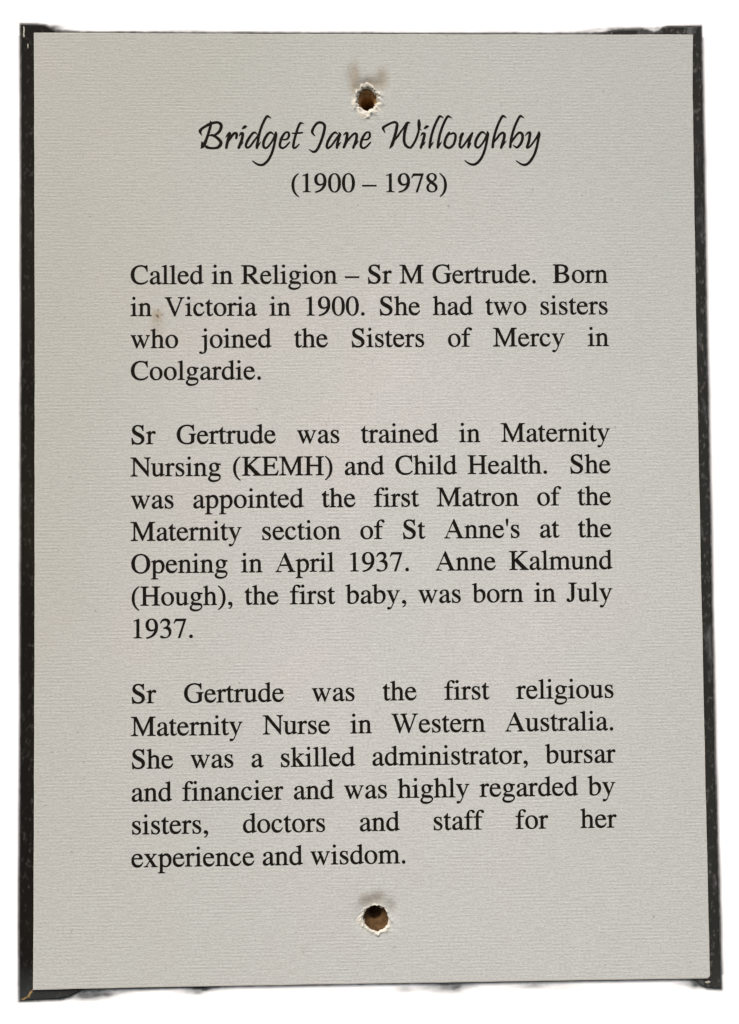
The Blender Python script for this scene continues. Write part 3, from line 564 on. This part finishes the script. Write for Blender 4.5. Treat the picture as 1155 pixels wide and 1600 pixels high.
def embolden(gv, gf, w):
    """spread of the printed ink: the sheet grown by w on every side"""
    cnt = {}
    for f in gf:
        for i in range(3): e = tuple(sorted((f[i], f[(i+1) % 3]))); cnt[e] = cnt.get(e, 0) + 1
    tris = [tuple(gv[i] for i in f) for f in gf]; seen = set()
    for (a, b), c in cnt.items():
        if c != 1: continue
        (ax, ay), (bx, by) = gv[a], gv[b]; L = math.hypot(bx-ax, by-ay)
        if L < 1e-6: continue
        nx, ny = -(by-ay)/L*w, (bx-ax)/L*w
        q = [(ax+nx, ay+ny), (ax-nx, ay-ny), (bx-nx, by-ny), (bx+nx, by+ny)]; tris += [(q[0], q[1], q[2]), (q[0], q[2], q[3])]
        for v in (a, b):
            if v in seen: continue
            seen.add(v); x, y = gv[v]; o = [(x + w*math.cos(k*math.pi/4+.3), y + w*math.sin(k*math.pi/4+.3)) for k in range(8)]
            tris += [(o[0], o[k], o[k+1]) for k in range(1, 7)]
    return union(tris)
CACHE = {}
def glyph(ch):
    if ch not in CACHE:
        adv, pieces = G[ch]; tris = [t for p in pieces for t in tri_path(p)]
        CACHE[ch] = (adv, *(embolden(*union(tris), 11.5) if tris else ([], [])))
    return CACHE[ch]
EM = 8.83
INK_H = .02
def text_mesh(name, text, x, y, width=None):
    """one printed line; width: justified to that measure (mm) by opening the word spaces"""
    tot = sum(G[c][0] for c in text)*EM/1000; ns = text.count(' '); extra = (width - tot)/ns if width and ns else 0
    V, F = [], []; px = x
    for c in text:
        adv, gv, gf = glyph(c); b = len(V)
        V += [P(px + vx*EM/1000, y + vy*EM/1000, INK_H) for vx, vy in gv]
        F += [tuple(b+i for i in f) for f in gf]
        px += adv*EM/1000 + (extra if c == ' ' else 0)
    return mesh(name, V, F)
LEFT, RIGHT = -74.85, 76.35
Y0, PITCH = 69.28, 10.095
LINES = ['Called in Religion - Sr M Gertrude.  Born', 'in Victoria in 1900. She had two sisters', 'who joined the Sisters of Mercy in', 'Coolgardie.', None,
         'Sr Gertrude was trained in Maternity', 'Nursing (KEMH) and Child Health.  She', 'was appointed the first Matron of the', "Maternity section of St Anne's at the", 'Opening in April 1937.  Anne Kalmund', '(Hough), the first baby, was born in July', '1937.', None,
         'Sr Gertrude was the first religious', 'Maternity Nurse in Western Australia.', 'She was a skilled administrator, bursar', 'and financier and was highly regarded by', 'sisters, doctors and staff for her', 'experience and wisdom.']
LAST = {'Coolgardie.', '1937.', 'experience and wisdom.'}
for i, t in enumerate(LINES):
    if not t: continue
    o = link('text_line', text_mesh('text_line', t, LEFT, Y0 - i*PITCH, None if t in LAST else RIGHT-LEFT), mat_ink, plaque)
    o['label'] = 'printed line reading ' + t.replace(' - ', ' – ').replace('  ', ' ')
o = link('text_line', text_mesh('text_line', '(1900 - 1978)', .70 - 5.666*EM/2, 98.48), mat_ink, plaque); o['label'] = 'printed years (1900 – 1978) under the name'

def stroke_tris(st):
    P0 = np.array(st, float); P0[:, 2] = P0[:, 2]*1.04 + 3.5; pts = []
    n = len(P0)
    for i in range(n-1):
        a = P0[max(i-1, 0)]; b = P0[i]; c = P0[i+1]; d = P0[min(i+2, n-1)]
        for s in range(5):
            t = s/5; pts.append(.5*((2*b) + (c-a)*t + (2*a-5*b+4*c-d)*t*t + (-a+3*b-3*c+d)*t**3))
    pts.append(P0[-1]); pts = np.array(pts); tris = []
    tg = np.gradient(pts[:, :2], axis=0); tg /= np.linalg.norm(tg, axis=1)[:, None] + 1e-9; nr = np.stack([-tg[:, 1], tg[:, 0]], 1)
    Lf = pts[:, :2] + nr*pts[:, 2:]/2; Rt = pts[:, :2] - nr*pts[:, 2:]/2
    for i in range(len(pts)-1):
        tris += [(tuple(Lf[i]), tuple(Rt[i]), tuple(Rt[i+1])), (tuple(Lf[i]), tuple(Rt[i+1]), tuple(Lf[i+1]))]
    for i in [0, len(pts)-1] + list(range(3, len(pts)-1, 3)):
        x, y, q = pts[i]; m = 12; r = q/2*.98
        for j in range(m):
            a, b = 2*math.pi*j/m, 2*math.pi*(j+1)/m; tris.append(((x, y), (x+r*math.cos(a), y+r*math.sin(a)), (x+r*math.cos(b), y+r*math.sin(b))))
    return tris
V, F = [], []
for x0, strokes in SCRIPT:
    gv, gf = union([t for s in strokes for t in stroke_tris(s)]); b = len(V)
    V += [P(-55.33 + (x0 - 300 + x/11.55)*.2033, 125.17 - y/11.55*.2053, INK_H) for x, y in gv]
    F += [tuple(b+i for i in f[::-1]) for f in gf]
o = link('name_lettering', mesh('name_lettering', V, F), mat_ink, plaque); o['label'] = 'name in slanted script lettering, Bridget Jane Willoughby'
